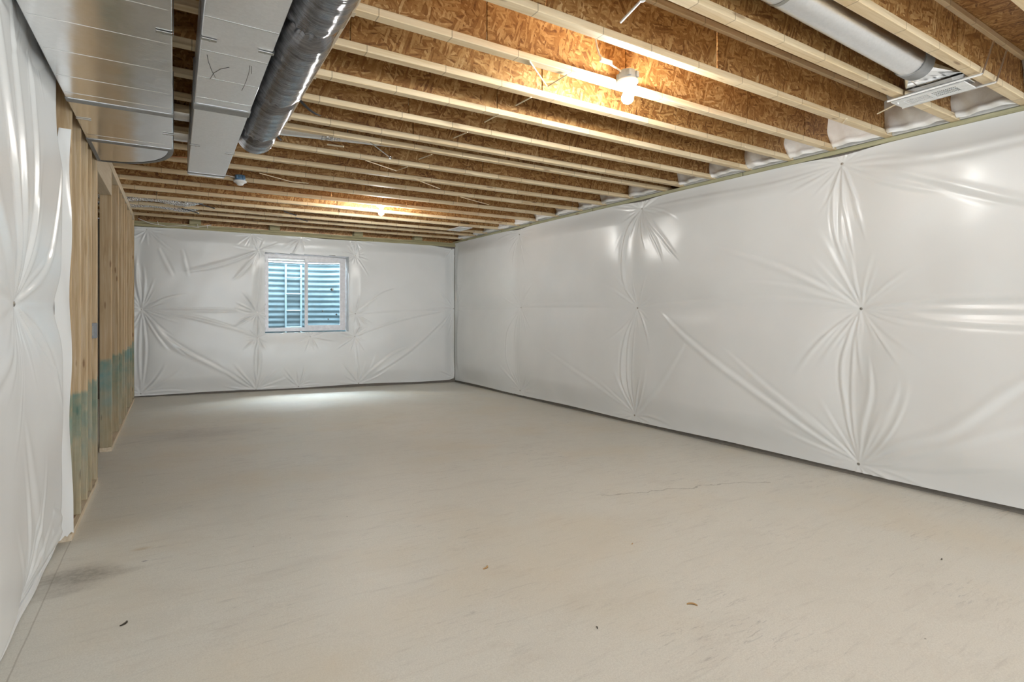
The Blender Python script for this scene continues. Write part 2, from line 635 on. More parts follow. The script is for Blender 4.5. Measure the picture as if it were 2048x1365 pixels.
# ------------------------------------------------------------------ framed wall
w = thing('wall_left', None, None, (XL, 6.5, 0), kind='structure')
studs = [3.866, 4.21, 4.51, 4.717, 5.018, 5.058, 6.147, 6.187, 6.885, 7.33, 7.68, 8.03, 8.56, 8.95, 9.44]
DEP = .089
for u in studs:
    jack = u in (5.058, 6.147)
    z1 = 2.32 if jack else 2.553
    MB().box(XL - DEP, XL, u, u + .038, .038 + floor_z(XL, u), z1, .004).build('stud', M_stud, w)
for a, b in ((3.866, 5.097), (6.147, 9.50)):
    m = MB()
    za, zb = floor_z(XL, a), floor_z(XL, b)
    vs = [(x, u, z + h) for (u, z) in ((a, za), (b, zb)) for h in (-.01, .038) for x in (XL - DEP, XL + .001)]
    m.add(vs, [(0, 1, 3, 2), (4, 6, 7, 5), (0, 4, 5, 1), (2, 3, 7, 6), (0, 2, 6, 4), (1, 5, 7, 3)])
    m.build('sole_plate', M_plate, w)
MB().box(XL - DEP, XL + .001, 3.80, 9.52, 2.554, 2.591, .002).build('top_plate', M_plate, w)
MB().box(XL - DEP, XL + .001, 3.80, 9.52, 2.592, 2.629, .002).build('top_plate', M_plate, w)
MB().box(XL - DEP, XL - .002, 5.058, 6.185, 2.32, 2.553, .002).build('header', M_plate, w)
b = thing('outlet_box', 'grey plastic electrical box nailed to a stud of the framed wall', 'electrical box', (XL - .03, 4.98, 1.07))
m = MB()
y0, y1, z0, z1 = 4.955, 5.016, 1.065, 1.175
m.box(XL - .065, XL - .062, y0, y1, z0, z1)
m.box(XL - .062, XL + .006, y0, y0 + .003, z0, z1).box(XL - .062, XL + .006, y1 - .003, y1, z0, z1)
m.box(XL - .062, XL + .006, y0 + .003, y1 - .003, z0, z0 + .003).box(XL - .062, XL + .006, y0 + .003, y1 - .003, z1 - .003, z1)
m.build('box_body', M_grey, b)
MB().box(XL - .02, XL - .012, y0 - .008, y0, z0 + .02, z0 + .09, .001).build('nail_bracket', M_nail, b)

# ------------------------------------------------------------------ insulation blankets
def smooth(e0, e1, x):
    t = np.clip((x - e0) / (e1 - e0), 0, 1)
    return t * t * (3 - 2 * t)


FS = [1.0]                                            # strength of the pleats of the sheet in hand


def fold(H, A, B, pts, w0, w1, amp, seed=0):
    """ridge with a groove beside it along a polyline; width goes from w0 at the pinned ends to w1 mid way"""
    pts = np.array(pts, float)
    if len(pts) > 2:                                   # Catmull-Rom
        P = np.vstack([2 * pts[0] - pts[1], pts, 2 * pts[-1] - pts[-2]])
        out = []
        for i in range(1, len(P) - 2):
            for t in np.linspace(0, 1, 9)[:-1]:
                p0, p1, p2, p3 = P[i - 1:i + 3]
                out.append(.5 * (2 * p1 + (p2 - p0) * t + (2 * p0 - 5 * p1 + 4 * p2 - p3) * t * t + (3 * p1 - p0 - 3 * p2 + p3) * t ** 3))
        out.append(pts[-1])
        pts = np.array(out)
    seg = np.linalg.norm(np.diff(pts, axis=0), axis=1)
    cum = np.concatenate([[0], np.cumsum(seg)])
    L = cum[-1]
    mg = 4 * max(w0, w1)
    lo, hi = pts.min(0) - mg, pts.max(0) + mg
    i0, i1 = np.searchsorted(A[:, 0], [lo[0], hi[0]])
    if i1 - i0 < 2:
        return
    a, b = A[i0:i1], B[i0:i1]
    best = np.full(a.shape, 1e9)
    sd = np.zeros(a.shape)
    tt = np.zeros(a.shape)
    for k in range(len(seg)):
        d = (pts[k + 1] - pts[k]) / max(seg[k], 1e-9)
        x, y = a - pts[k, 0], b - pts[k, 1]
        t = np.clip(x * d[0] + y * d[1], 0, seg[k])
        dx, dy = x - t * d[0], y - t * d[1]
        dd = dx * dx + dy * dy
        c = dd < best
        best = np.where(c, dd, best)
        sd = np.where(c, d[0] * y - d[1] * x, sd)
        tt = np.where(c, (cum[k] + t) / L, tt)
    dist = np.sqrt(best)
    amp *= .62 * FS[0]
    w1 *= .66
    w0 *= .75
    wd = w0 + (w1 - w0) * np.sin(np.pi * np.clip(tt, 0, 1)) ** .7
    s = np.sign(sd) * dist / wd
    prof = np.exp(-s * s) - .62 * np.exp(-(s - 1.35) ** 2 / .6)
    env = smooth(0, .05, tt) * (1 - smooth(.72, 1, tt))
    H[i0:i1] += amp * prof * env * (wd / max(w1, 1e-6)) ** .5


def star(H, A, B, p, rng, n=26, L=(.18, .75), amp=.012, skip=None):
    """fan of small pleats radiating from a fastener"""
    base = rng.uniform(0, 2 * math.pi)
    R = L[1]
    i0, i1 = np.searchsorted(A[:, 0], [p[0] - R, p[0] + R])
    if i1 - i0 < 2:
        return
    a, b = A[i0:i1] - p[0], B[i0:i1] - p[1]
    d = np.sqrt(a * a + b * b) + 1e-6
    ph = np.arctan2(b, a)
    n = int(n * 1.5)
    amp *= .95 * FS[0]
    for k in range(n):
        f = base + 2 * math.pi * (k + rng.uniform(-.35, .35)) / n
        ln = L[0] + (L[1] - L[0]) * rng.random() ** 2.2
        cur = rng.uniform(-.5, .5)
        dl = (ph - f - cur * d + math.pi) % (2 * math.pi) - math.pi
        t = d * dl
        wd = .006 + (.014 + .018 * rng.random()) * np.minimum(d, ln) + .004 * rng.random()
        am = amp * rng.uniform(.35, 1.0) * (ln / L[1]) ** .35
        env = smooth(.0, .10, d) * (1 - smooth(ln * .35, ln, d)) * (np.abs(dl) < 1)
        s = t / wd
        H[i0:i1] += am * env * (np.exp(-s * s) - .55 * np.exp(-(s - 1.4) ** 2 / .7))


def pillow(A, B, pins, bulge, rad=.42, hl=(), vl=()):
    H = np.full(A.shape, bulge)
    for (x, y) in pins:
        d = np.sqrt((A - x) ** 2 + (B - y) ** 2)
        H *= 1 - np.exp(-(d / rad) ** .9)
    for y, k, wd in hl:
        H *= 1 - k * np.exp(-((B - y) / wd) ** 2)
    for x, k, wd in vl:
        H *= 1 - k * np.exp(-((A - x) / wd) ** 2)
    return H


def waves(A, B, rng, n, amp, l0, l1):
    H = np.zeros(A.shape)
    for _ in range(n):
        th = rng.uniform(0, math.pi)
        l = rng.uniform(l0, l1)
        H += amp * np.sin((A * math.cos(th) + B * math.sin(th)) * 2 * math.pi / l + rng.uniform(0, 6.3)) / n ** .5
    return H


def nails(blanket, spots):
    for (x, y, z, ax) in spots:
        MB().lathe([(.001, -.004), (.011, -.003), (.012, 0), (.008, .003), (.001, .004)], (x, y, z), 10, ax).build('fastener', M_nail, blanket)


# --- long wall
rng = np.random.default_rng(7)
FS[0] = .62
NU, NT_ = 1230, 250
ua = np.concatenate([np.linspace(FRONT, .6, 120)[:-1], np.linspace(.6, YB - .01, NU)])
tv = np.linspace(0, 1, NT_)
zb = floor_z(XR, ua) + .044 + .006 * np.sin(ua * 2.3)
zt = 2.588 - .02 * np.exp(-(np.minimum.reduce([np.abs(ua - p) for p in (2.40, 4.70, 7.45)]) / .22) ** 2)
A = np.repeat(ua[:, None], NT_, 1)
B = zb[:, None] + (zt - zb)[:, None] * tv[None]
pinsR = [(2.25, 1.28), (2.40, 2.50), (2.27, .005), (4.77, 1.29), (4.70, 2.48), (4.82, -.02), (7.37, 1.30), (7.42, 2.49), (7.40, -.05), (-.3, 1.28), (-.3, 2.5), (-.3, .02), (9.79, 1.28), (9.72, 2.48), (9.80, -.11)]
H = pillow(A, B, pinsR, .105, .40, hl=((1.285, .45, .16),), vl=((2.31, .25, .16), (4.85, .4, .16), (7.5, .35, .16)))
H *= smooth(0, .13, tv)[None] * .85 + .15
H *= (1 - smooth(.9, 1, tv))[None] * .85 + .15
H *= (1 - smooth(9.55, 9.79, ua))[:, None]
for i, p in enumerate(pinsR[:13]):
    star(H, A, B, p, rng, 26, (.18, 1.05 if i < 3 else .8), .013 if i < 6 else .014)
F = lambda pts, w0, w1, a: fold(H, A, B, pts, w0, w1, a)
F([(2.25, 1.28), (2.56, 1.33), (3.02, 1.36), (3.81, 1.34), (4.77, 1.29)], .008, .05, .014)
F([(2.25, 1.28), (2.73, 1.56), (3.02, 1.69), (3.69, 1.94)], .008, .045, .016)
F([(2.25, 1.28), (2.62, 1.43), (2.95, 1.50), (3.4, 1.55)], .008, .035, .010)
F([(2.25, 1.28), (1.79, 1.35), (1.24, 1.36), (.5, 1.36)], .010, .040, .022)
F([(2.25, 1.28), (1.79, 1.28), (1.24, 1.27), (.5, 1.27)], .010, .032, .018)
F([(2.25, 1.28), (1.79, 1.20), (1.24, 1.17), (.5, 1.15)], .010, .035, .014)
F([(2.25, 1.28), (2.34, 1.02), (2.38, .69), (2.27, .01)], .008, .030, .017)
F([(2.25, 1.28), (2.29, .94), (2.30, .53), (2.27, .01)], .008, .026, .014)
F([(2.27, .01), (2.22, .34), (2.16, .63), (2.18, .95)], .008, .040, .016)
F([(2.27, .01), (2.10, .34), (1.98, .60), (1.95, .80)], .008, .040, .010)
F([(2.40, 2.50), (2.45, 2.2), (2.42, 1.86), (2.34, 1.60)], .008, .028, .018)
F([(2.40, 2.50), (2.37, 2.2), (2.33, 1.95), (2.27, 1.62)], .008, .024, .014)
F([(2.40, 2.50), (2.28, 2.15), (2.18, 1.8)], .008, .035, .013)
F([(2.27, .01), (2.56, .15), (2.92, .35), (3.81, .85), (4.52, 1.34)], .009, .050, .024)
F([(2.27, .01), (2.6, .26), (3.05, .55), (3.6, .95)], .009, .045, .012)
F([(2.27, .01), (1.98, .23), (1.64, .41), (1.24, .80), (.8, 1.1)], .010, .060, .019)
F([(2.27, .01), (1.79, .22), (1.24, .52), (.7, .8)], .010, .055, .015)
F([(2.27, .01), (1.75, .10), (1.2, .25)], .010, .040, .010)
F([(4.77, 1.29), (4.95, .9), (4.99, .4), (4.82, 0)], .008, .034, .018)
F([(4.77, 1.29), (4.88, .9), (4.90, .4), (4.82, 0)], .008, .028, .014)
F([(4.77, 1.29), (4.80, .9), (4.82, .5), (4.82, 0)], .008, .024, .010)
F([(4.70, 2.48), (4.93, 2.19), (4.97, 1.64), (4.77, 1.29)], .008, .040, .022)
F([(4.82, 0), (5.4, .25), (5.92, .43), (6.76, .73)], .008, .045, .010)
F([(4.82, 0), (4.45, .3), (4.1, .75), (3.9, 1.05)], .008, .050, .012)
F([(7.37, 1.30), (7.68, .93), (7.72, .43), (7.42, -.04)], .008, .030, .013)
F([(7.37, 1.30), (6.6, 1.33), (5.6, 1.33), (4.77, 1.29)], .008, .040, .014)
F([(9.79, 1.28), (9.0, 1.29), (8.2, 1.29), (7.37, 1.30)], .008, .03, .007)
F([(4.70, 2.48), (4.29, 2.06), (4.0, 1.75)], .008, .04, .014)
F([(4.70, 2.48), (4.40, 2.02), (4.28, 1.75)], .008, .035, .012)
F([(2.40, 2.50), (1.79, 2.42), (1.24, 2.42), (.6, 2.45)], .010, .05, .020)
F([(2.40, 2.50), (1.95, 2.33), (1.24, 1.99), (.7, 1.8)], .010, .05, .016)
F([(2.40, 2.50), (3.0, 2.44), (3.8, 2.46), (4.70, 2.48)], .009, .035, .012)
H += waves(A, B, rng, 10, .0022, .25, .9) * np.clip(H / .06, 0, 1)
H = np.maximum(H, .002)
bl = thing('insulation_blanket', 'white vinyl faced insulation blanket pinned in tufts along the whole long wall', 'insulation', (XR, 4, -.1))
grid_mesh('facing', np.stack([XR - .004 - H, A, B], -1), M_sheet, bl)
nails(bl, [(XR - .006, u, z, 'x') for u, z in pinsR[:9]])

# --- window wall
rng = np.random.default_rng(21)
FS[0] = 1.25
NA, NB = 470, 240
ra = np.linspace(-.50, XR - .016, NA)
zb = floor_z(ra, YB) + .025 + .006 * np.maximum(ra, 0) + .008 * np.sin(ra * 2.7) + .03 * np.exp(-((ra - XR) / .08) ** 2)
zt = 2.515 + .012 * np.sin(ra * 2.1) - .03 * np.exp(-((ra - 4.7) / .35) ** 2) + .02 * np.exp(-((ra - 1.5) / .5) ** 2)
A = np.repeat(ra[:, None], NB, 1)
B = zb[:, None] + (zt - zb)[:, None] * tv[:NB][None] * (1 / tv[NB - 1])
pinsB = [(-.41, 1.27), (-.42, .01), (-.34, 2.47), (1.08, 2.50), (1.85, 2.50), (2.79, 2.51), (1.15, -.05), (1.81, -.05), (2.84, -.07), (1.16, 1.22), (2.78, 1.19), (1.17, .80), (2.0, .80), (2.77, .78), (1.18, 2.25), (2.78, 2.24), (4.74, 1.28), (4.75, -.09), (4.70, 2.47)]
H = pillow(A, B, pinsB, .085, .30, vl=((-.45, .5, .12), (4.8, .9, .12)))
tb = np.linspace(0, 1, NB)
H *= smooth(0, .10, tb)[None] * .8 + .2
H *= (1 - smooth(.92, 1, tb))[None] * .8 + .2
H *= (1 - smooth(4.5, 4.75, ra))[:, None]
# drawn in towards the window reveal
dw = np.sqrt(np.maximum(np.maximum(WX0 - A, A - WX1), 0) ** 2 + np.maximum(np.maximum(WZ0 - B, B - WZ1), 0) ** 2)
H *= smooth(0, .22, dw) * .9 + .1
for i, p in enumerate(pinsB):
    big = i in (0, 1, 16, 6, 8)
    star(H, A, B, p, rng, 18 if big else 11, (.18, .85 if big else .50), .016)
F = lambda pts, w0, w1, a: fold(H, A, B, pts, w0, w1, a)
F([(-.41, 1.27), (.35, 1.11), (1.23, .81)], .006, .035, .011)
F([(-.41, 1.27), (.2, 1.25), (.8, 1.24), (1.16, 1.22)], .006, .035, .007)
F([(-.41, 1.27), (.01, .73), (.62, .31), (1.14, -.05)], .006, .045, .014)
F([(-.41, 1.27), (-.1, .8), (.2, .5)], .006, .045, .010)
F([(-.41, 1.27), (-.47, 1.71), (-.47, 2.15)], .006, .035, .022)
F([(-.41, 1.27), (-.37, 1.6), (-.40, 2.0)], .006, .03, .010)
F([(-.41, 1.27), (-.44, .67), (-.42, .01)], .006, .03, .020)
F([(-.41, 1.27), (-.36, .7), (-.41, .01)], .006, .03, .014)
F([(4.74, 1.28), (3.61, 1.07), (2.77, .79)], .006, .035, .011)
F([(4.74, 1.28), (3.81, .5), (2.84, -.07)], .006, .045, .012)
F([(4.74, 1.28), (3.7, 1.25), (2.78, 1.19)], .006, .03, .007)
F([(1.17, .80), (1.19, .44), (1.14, -.05)], .006, .028, .015)
F([(1.17, .80), (1.13, .44), (1.15, -.05)], .006, .025, .010)
F([(2.77, .78), (2.80, .36), (2.84, -.07)], .006, .028, .009)
F([(1.18, 2.23), (.55, 1.98), (.01, 1.84)], .006, .04, .010)
F([(1.18, 2.23), (.9, 1.85), (.75, 1.7)], .006, .04, .010)
F([(2.78, 1.19), (3.23, 1.54), (3.61, 1.69)], .006, .035, .011)
F([(-.2, 2.2), (-.1, 1.95), (0, 1.75)], .02, .04, .010)
F([(.1, 2.2), (.15, 1.95), (.2, 1.75)], .02, .04, .008)
F([(2.84, -.07), (3.4, .4), (3.9, .62)], .006, .04, .011)
F([(1.16, 1.22), (1.2, 1.6), (1.22, 2.1)], .006, .02, .012)
H += waves(A, B, rng, 8, .0018, .25, .8) * np.clip(H / .05, 0, 1)
H = np.maximum(H, .002)
cc_r = (A[:-1, :-1] + A[1:, 1:]) / 2
cc_z = (B[:-1, :-1] + B[1:, 1:]) / 2
mask = ~((cc_r > WX0) & (cc_r < WX1) & (cc_z > WZ0) & (cc_z < WZ1))
bl = thing('insulation_blanket', 'white insulation blanket covering the far wall around the window', 'insulation', (2, YB, -.1))
grid_mesh('facing', np.stack([A, YB - .004 - H, B], -1), M_sheet, bl, mask)
# the facing folded back into the window opening
m = MB()
Y0, Y1 = YB - .012, YB + .20
for a, b in (((WX0 - .006, WZ0 - .006), (WX1 + .006, WZ0 - .006)), ((WX1 + .006, WZ0 - .006), (WX1 + .006, WZ1 + .006)), ((WX1 + .006, WZ1 + .006), (WX0 - .006, WZ1 + .006)), ((WX0 - .006, WZ1 + .006), (WX0 - .006, WZ0 - .006))):
    n = 28
    vs, fs = [], []
    rw = random.Random(int(a[0] * 99 + b[1] * 77))
    for i in range(n + 1):
        t = i / n
        x, z = a[0] + (b[0] - a[0]) * t, a[1] + (b[1] - a[1]) * t
        nx, nz = -(b[1] - a[1]), (b[0] - a[0])
        ln = math.hypot(nx, nz)
        for j in range(5):
            o = rw.uniform(-.004, .008) if 0 < i < n else 0
            vs.append((x + nx / ln * o, Y0 + (Y1 - Y0) * j / 4, z + nz / ln * o))
    for i in range(n):
        for j in range(4):
            fs.append((i * 5 + j, i * 5 + j + 1, (i + 1) * 5 + j + 1, (i + 1) * 5 + j))
    m.add(vs, fs, True)
m.build('window_return', M_sheet, bl)
nails(bl, [(r, YB - .008, z, 'y') for r, z in pinsB])

# --- near left wall, seen at a grazing angle
rng = np.random.default_rng(5)
FS[0] = .40
UE = 3.84
ul = np.concatenate([np.linspace(FRONT, .2, 60)[:-1], np.linspace(.2, UE, 420)])
NBL = 260
tl = np.linspace(0, 1, NBL)
zb = floor_z(XL, ul) + .012 + .03 * smooth(3.55, 3.84, ul)
zt = np.full(ul.shape, 2.60)
A = np.repeat(ul[:, None], NBL, 1)
B = zb[:, None] + (zt - zb)[:, None] * tl[None]
# the far end is cut back obliquely towards the top
edge = UE - .12 * smooth(1.95, 2.15, B[-1]) + .006 * np.sin(B[-1] * 19)
sc = (edge - 1.0) / (UE - 1.0)
A = np.where(A > 1.0, 1.0 + (A - 1.0) * sc[None], A)
PX = -.563
pinsL = [(2.98, 1.30), (1.0, 1.28), (-1.3, 1.28), (3.05, .02), (1.0, .02), (3.0, 2.58), (1.0, 2.58)]
H = pillow(A, B, pinsL, .105, .36, hl=((1.29, .45, .13),))
H *= smooth(0, .05, tl)[None] * .75 + .25
H *= (1 - smooth(.93, 1, tl))[None] * .9 + .1
H *= (1 - smooth(-.30, 0, A - edge[None])) * .85 + .15
for i, p in enumerate(pinsL):
    star(H, A, B, p, rng, 24, (.2, .9), .014)
F = lambda pts, w0, w1, a: fold(H, A, B, pts, w0, w1, a)
F([(2.98, 1.30), (2.75, 1.7), (2.45, 2.1), (2.1, 2.5)], .01, .07, .030)
F([(2.98, 1.30), (2.85, 1.75), (2.7, 2.15), (2.5, 2.55)], .01, .06, .030)
F([(2.98, 1.30), (2.55, 1.55), (2.1, 1.85), (1.6, 2.3)], .01, .07, .026)
F([(2.98, 1.30), (3.05, 1.75), (3.0, 2.2), (2.9, 2.55)], .01, .05, .024)
F([(2.98, 1.30), (2.5, 1.38), (1.9, 1.38), (1.0, 1.30)], .01, .05, .020)
F([(2.98, 1.30), (2.5, 1.26), (1.9, 1.20), (1.3, 1.15)], .01, .05, .020)
F([(2.98, 1.30), (2.6, 1.10), (2.2, 1.0), (1.7, .95)], .01, .05, .018)
F([(2.98, 1.30), (3.2, 1.2), (3.4, 1.0), (3.6, .7)], .01, .04, .016)
F([(2.98, 1.30), (3.3, 1.45), (3.5, 1.8), (3.55, 2.1)], .01, .04, .020)
F([(3.40, .30), (3.6, .20), (3.80, .13)], .02, .03, .018)
F([(3.40, .20), (3.6, .13), (3.80, .07)], .02, .025, .014)
F([(3.3, .10), (3.0, .55), (2.8, .9)], .02, .06, .014)
H += waves(A, B, rng, 8, .002, .25, .9) * np.clip(H / .06, 0, 1)
H = np.where(B > 2.2, np.minimum(H, .07 + .05 * smooth(2.34, 2.2, B)), H)
H = np.maximum(H, .002)
bl = thing('insulation_blanket', 'bulging white insulation blanket beside the bright ductwork, ending at the bare studs', 'insulation', (PX, 2, 0))
grid_mesh('facing', np.stack([PX + H, A, B], -1), M_sheet, bl)
nails(bl, [(PX + .004, 2.98, 1.30, 'x')])
# rolled hem along the floor
n = 60
pts = [(PX + .014 + .003 * math.sin(i * .9), u, float(floor_z(XL, u)) + .02 + .028 * float(smooth(3.55, 3.84, np.array(u)))) for i, u in enumerate(np.linspace(-.5, UE - .02, n))]
MB().tube(pts, .016, 8).build('hem', M_sheet, bl)
# flap wrapped round the first stud
rw = random.Random(3)
zz = np.linspace(.035, 2.28, 46)
P = np.zeros((46, 9, 3))
for i, z in enumerate(zz):
    wd = 1.0 if z < 2.06 else max(.05, 1 - (z - 2.06) / .22)
    for j in range(9):
        t = j / 8
        u = 3.862 - .13 * wd * (1 - t) + (.004 * math.sin(z * 31 + j) if j == 0 else 0)
        P[i, j] = (XL - .055 + .052 * t + .006 * math.sin(z * 9 + t * 5) * t + (.02 * t * max(0, (.35 - z) / .35)), u, z + .008 * math.sin(j * 2.1) * (i == 0))
grid_mesh('stud_flap', P, M_sheet, bl)
# crumpled upper end tucked against the duct
P = np.zeros((40, 24, 3))
for i in range(40):
    for j in range(24):
        a, b = i / 39, j / 23
        u = 1.2 + 2.2 * a
        z = 2.22 + .38 * b
        bul = .018 + .03 * math.sin(math.pi * b) * (1 - .3 * a)
        cr = .010 * math.sin(a * 41 + b * 7 + 2 * math.sin(b * 9)) + .008 * math.sin(a * 23 - b * 15)
        P[i, j] = (-.535 + bul * 0.6 + cr * .6, u, z)
grid_mesh('crumpled_end', P, M_sheet, bl)

pl = tag(MB().box(-.60, -.567, 3.30, 3.86, 1.9, 2.60, .003).build('plywood_offcut', M_ply), 'tan plywood piece bared where the near blanket is cut back under the duct', 'plywood')

# ------------------------------------------------------------------ joists
ends = [.86, 1.271, 1.654, 2.081, 2.502, 2.877, 3.295, 3.71, 4.119, 4.366, 4.888, 5.391, 5.865, 6.407, 6.938, 7.456, 7.981, 8.525, 8.944, 9.503]
ORD = ['first', 'second', 'third', 'fourth', 'fifth', 'sixth', 'seventh', 'eighth', 'ninth', 'tenth', 'eleventh', 'twelfth', 'thirteenth', 'fourteenth', 'fifteenth', 'sixteenth', 'seventeenth', 'eighteenth', 'nineteenth', 'twentieth']
JX0, JX1 = -1.3, XR + .10
jr = random.Random(11)
joists = [e - .03 for e in ends]
extra = {1: ', outside bearer of the vent grille', 2: ', inside bearer of the vent grille', 4: ' with the wired lit lamp', 13: ' with the unlit lampholder', 14: ' with the small far lit lamp'}
for i, u in enumerate(joists):
    k = len(joists) - 1 - i
    lab = f'wooden I-joist, {ORD[k]} from the window wall' + extra.get(i, '')
    t = thing('ceiling_joist', lab, 'joist', (2, u, ZJ), 'wooden I-joists under the floor deck')
    MB().box(JX0, JX1, u - .029, u + .029, ZJ, ZJ + .038, .003).build('bottom_flange', M_flange, t)
    MB().box(JX0, JX1, u - .029, u + .029, ZJ + .264, ZJ + .301, .003).build('top_flange', M_flange, t)
    x = JX0
    cut = JX0 + jr.uniform(.5, 1.2)
    while x < JX1:
        e = min(cut, JX1)
        MB().box(x + .004, e - .004, u - .0055, u + .0055, ZJ + .0375, ZJ + .2645, .001).build('web', M_osb, t)
        x = e
        cut = e + jr.choice((1.22, 1.22, .74, .98))

# batts stuffed into the bays over the long wall
br = random.Random(9)
bays = [(joists[i], joists[i + 1]) for i in range(len(joists) - 1)]
for i, (a, b) in enumerate(bays):
    if i == 8:
        continue
    k = len(joists) - 1 - i
    lab = f'fluffy white fibreglass batt between the {ORD[k - 1]} and {ORD[k]} joists from the window wall'
    if b - a < .2:
        continue
    bt = thing('insulation_batt', lab, 'insulation', (XR - .1, (a + b) / 2, ZJ), 'fibreglass batts in the joist bays')
    n, mm = 26, 22
    P = np.zeros((n, mm, 3))
    ph = [br.uniform(0, 6.3) for _ in range(6)]
    y0, y1 = a + .0065, b - .0065
    for p in range(n):
        for q in range(mm):
            s_, v = p / (n - 1), q / (mm - 1)
            z = ZJ + .300 - (.297) * v
            y = y0 + (y1 - y0) * s_
            if z < ZJ + .042 or z > ZJ + .262:
                y = min(max(y, a + .0295), b - .0295)
            x = XR - .135 + .03 * v + .095 * max(0, v - .55) ** 1.4
            lump = .022 * math.sin(s_ * 7 + ph[0]) * math.sin(v * 5 + ph[1]) + .012 * math.sin(s_ * 17 + v * 4 + ph[2]) + .004 * math.sin(v * 11 + s_ * 6 + ph[3])
            roll = -.035 * math.exp(-((v - .93) / .07) ** 2)
            P[p, q] = (x + lump + roll + .03 * (abs(2 * s_ - 1)) ** 4, y, z)
    # closed against the rim
    back = P.copy()
    back[:, :, 0] = XR + .11
    grid_mesh('batt_face', P, M_batt, bt)
    mb = MB()
    mb.box(XR - .02, XR + .12, y0 + .025, y1 - .025, ZJ + .004, ZJ + .298)
    mb.build('batt_core', M_batt, bt)

# ------------------------------------------------------------------ main duct
DZ0, DZ1 = 2.378, 2.622
DX0, DX1 = -.478, -.006
d = thing('sheet_metal_duct', 'wide shiny galvanised trunk duct above the framed wall, ending in a curved elbow', 'duct', (-.24, 3, DZ0))


def duct_run(parent, x0, x1, segs, z0, z1, mat):
    for a, b in segs:
        # a shallow lip at each end stands proud of the sheet
        m = MB().box(x0, x1, a + .002, b - .002, z0, z1, .003)
        m.box(x0 + .01, x1 - .01, b - .012, b - .002, z0 - .001, z0 + .002)
        m.build('duct_section', mat, parent)


duct_run(d, DX0, DX1, [(-.9, .5), (.5, 2.06), (2.06, 3.62)], DZ0, DZ1, M_galv)
duct_run(d, DX0, DX1, [(3.66, 4.41)], DZ0, DZ1, M_galv)
for u in (1.00, 1.50, 1.78, 2.06, 2.36, 2.66, 2.97, 3.28, 3.52, 4.30):     # rolled stiffening beads
    m = MB()
    m.tube([(DX0 + .012, u, DZ0 - .0004), (DX1 - .012, u, DZ0 + .0012)], .0020, 6)
    m.build('stiffening_bead', M_galv, d)
for u in (3.64, 4.43):
    MB().box(DX0 - .004, DX1 + .004, u - .03, u + .03, DZ0 - .004, DZ1 + .002, .003).build('mastic_joint', M_tape, d)
# radius elbow turning off over the framed wall
out = [(DX1, 4.45)]
for i in range(0, 19):
    w_ = math.pi / 2 * i / 18
    out.append((DX0 + (DX1 - DX0) * math.cos(w_) ** .85 if i < 18 else DX0, 4.45 + .58 * math.sin(w_)))
out.append((DX0, 4.45))
MB().prism(out[1:], DZ0 - .001, DZ1).build('elbow', M_galv, d)
ring = MB()
for i in range(1, len(out) - 2):
    (xa, ya), (xb, yb) = out[i], out[i + 1]
    tx, ty = xb - xa, yb - ya
    ln = math.hypot(tx, ty) or 1
    nx, ny = ty / ln, -tx / ln
    ring.add([(xa + nx * .003, ya + ny * .003, DZ0 - .003), (xb + nx * .003, yb + ny * .003, DZ0 - .003), (xb - nx * .03, yb - ny * .03, DZ0 - .003), (xa - nx * .03, ya - ny * .03, DZ0 - .003),
              (xa + nx * .003, ya + ny * .003, DZ1), (xb + nx * .003, yb + ny * .003, DZ1)], [(0, 3, 2, 1), (0, 1, 5, 4)])
ring.build('mastic_seal', M_tape, d)
MB().box(DX0 - .003, DX0 + .018, 4.46, 5.03, DZ0 - .0035, DZ0 + .06).build('mastic_seal', M_tape, d)


def clip(parent, x, u, z, side):
    """folded steel strap: tab under the duct, leg up its side"""
    s = side
    m = MB()
    x0, x1 = sorted((x, x - s * .055))
    m.box(x0, x1, u - .010, u + .010, z - .006, z - .003)
    x0, x1 = sorted((x + s * .002, x + s * .005))
    m.box(x0, x1, u - .012, u + .012, z - .006, ZJ + .02)
    xs = x - s * .03
    m.tube([(xs, u, z - .006), (xs, u, z - .010)], .005, 6)
    return m.build('hanger_strap', M_clip, parent)


for u in (1.55, 2.55, 4.02):
    clip(d, DX1, u, DZ0, 1)
for u in (2.30, 3.96):
    clip(d, DX0, u, DZ0, -1) if u < 3 else MB().box(DX0, DX0 + .07, u - .004, u + .004, DZ0 - .006, DZ0 - .002).build('hanger_strap', M_clip, d)

# ------------------------------------------------------------------ second duct
d = thing('sheet_metal_duct', 'narrow dull galvanised duct with pen strokes, hung beside the black flexible duct', 'duct', (.226, 3, DZ0))
EX0, EX1 = .093, .359
duct_run(d, EX0, EX1, [(-.9, .8), (.8, 2.02), (2.02, 3.35), (3.43, 5.06), (5.085, 5.16)], DZ0, DZ1, M_galv2)
for u in (1.4, 1.72, 2.02, 2.33, 2.64, 2.95, 3.24):
    MB().box(EX0 + .004, EX1 - .004, u - .0022, u + .0022, DZ0 - .0012, DZ0 + .001).build('stiffening_bead', M_clip, d)
MB().box(EX0 - .005, EX1 + .005, 3.345, 3.435, DZ0 - .005, DZ1 + .002, .003).build('mastic_joint', M_tape, d)
MB().box(EX0 - .002, EX1 + .002, 5.058, 5.088, DZ0 - .003, DZ1, .001).build('mastic_joint', M_tape, d)
clip(d, EX0, 2.52, DZ0, -1)
clip(d, EX1, 2.52, DZ0, 1)
clip(d, EX0, 4.2, DZ0, -1)
clip(d, EX1, 4.3, DZ0, 1)
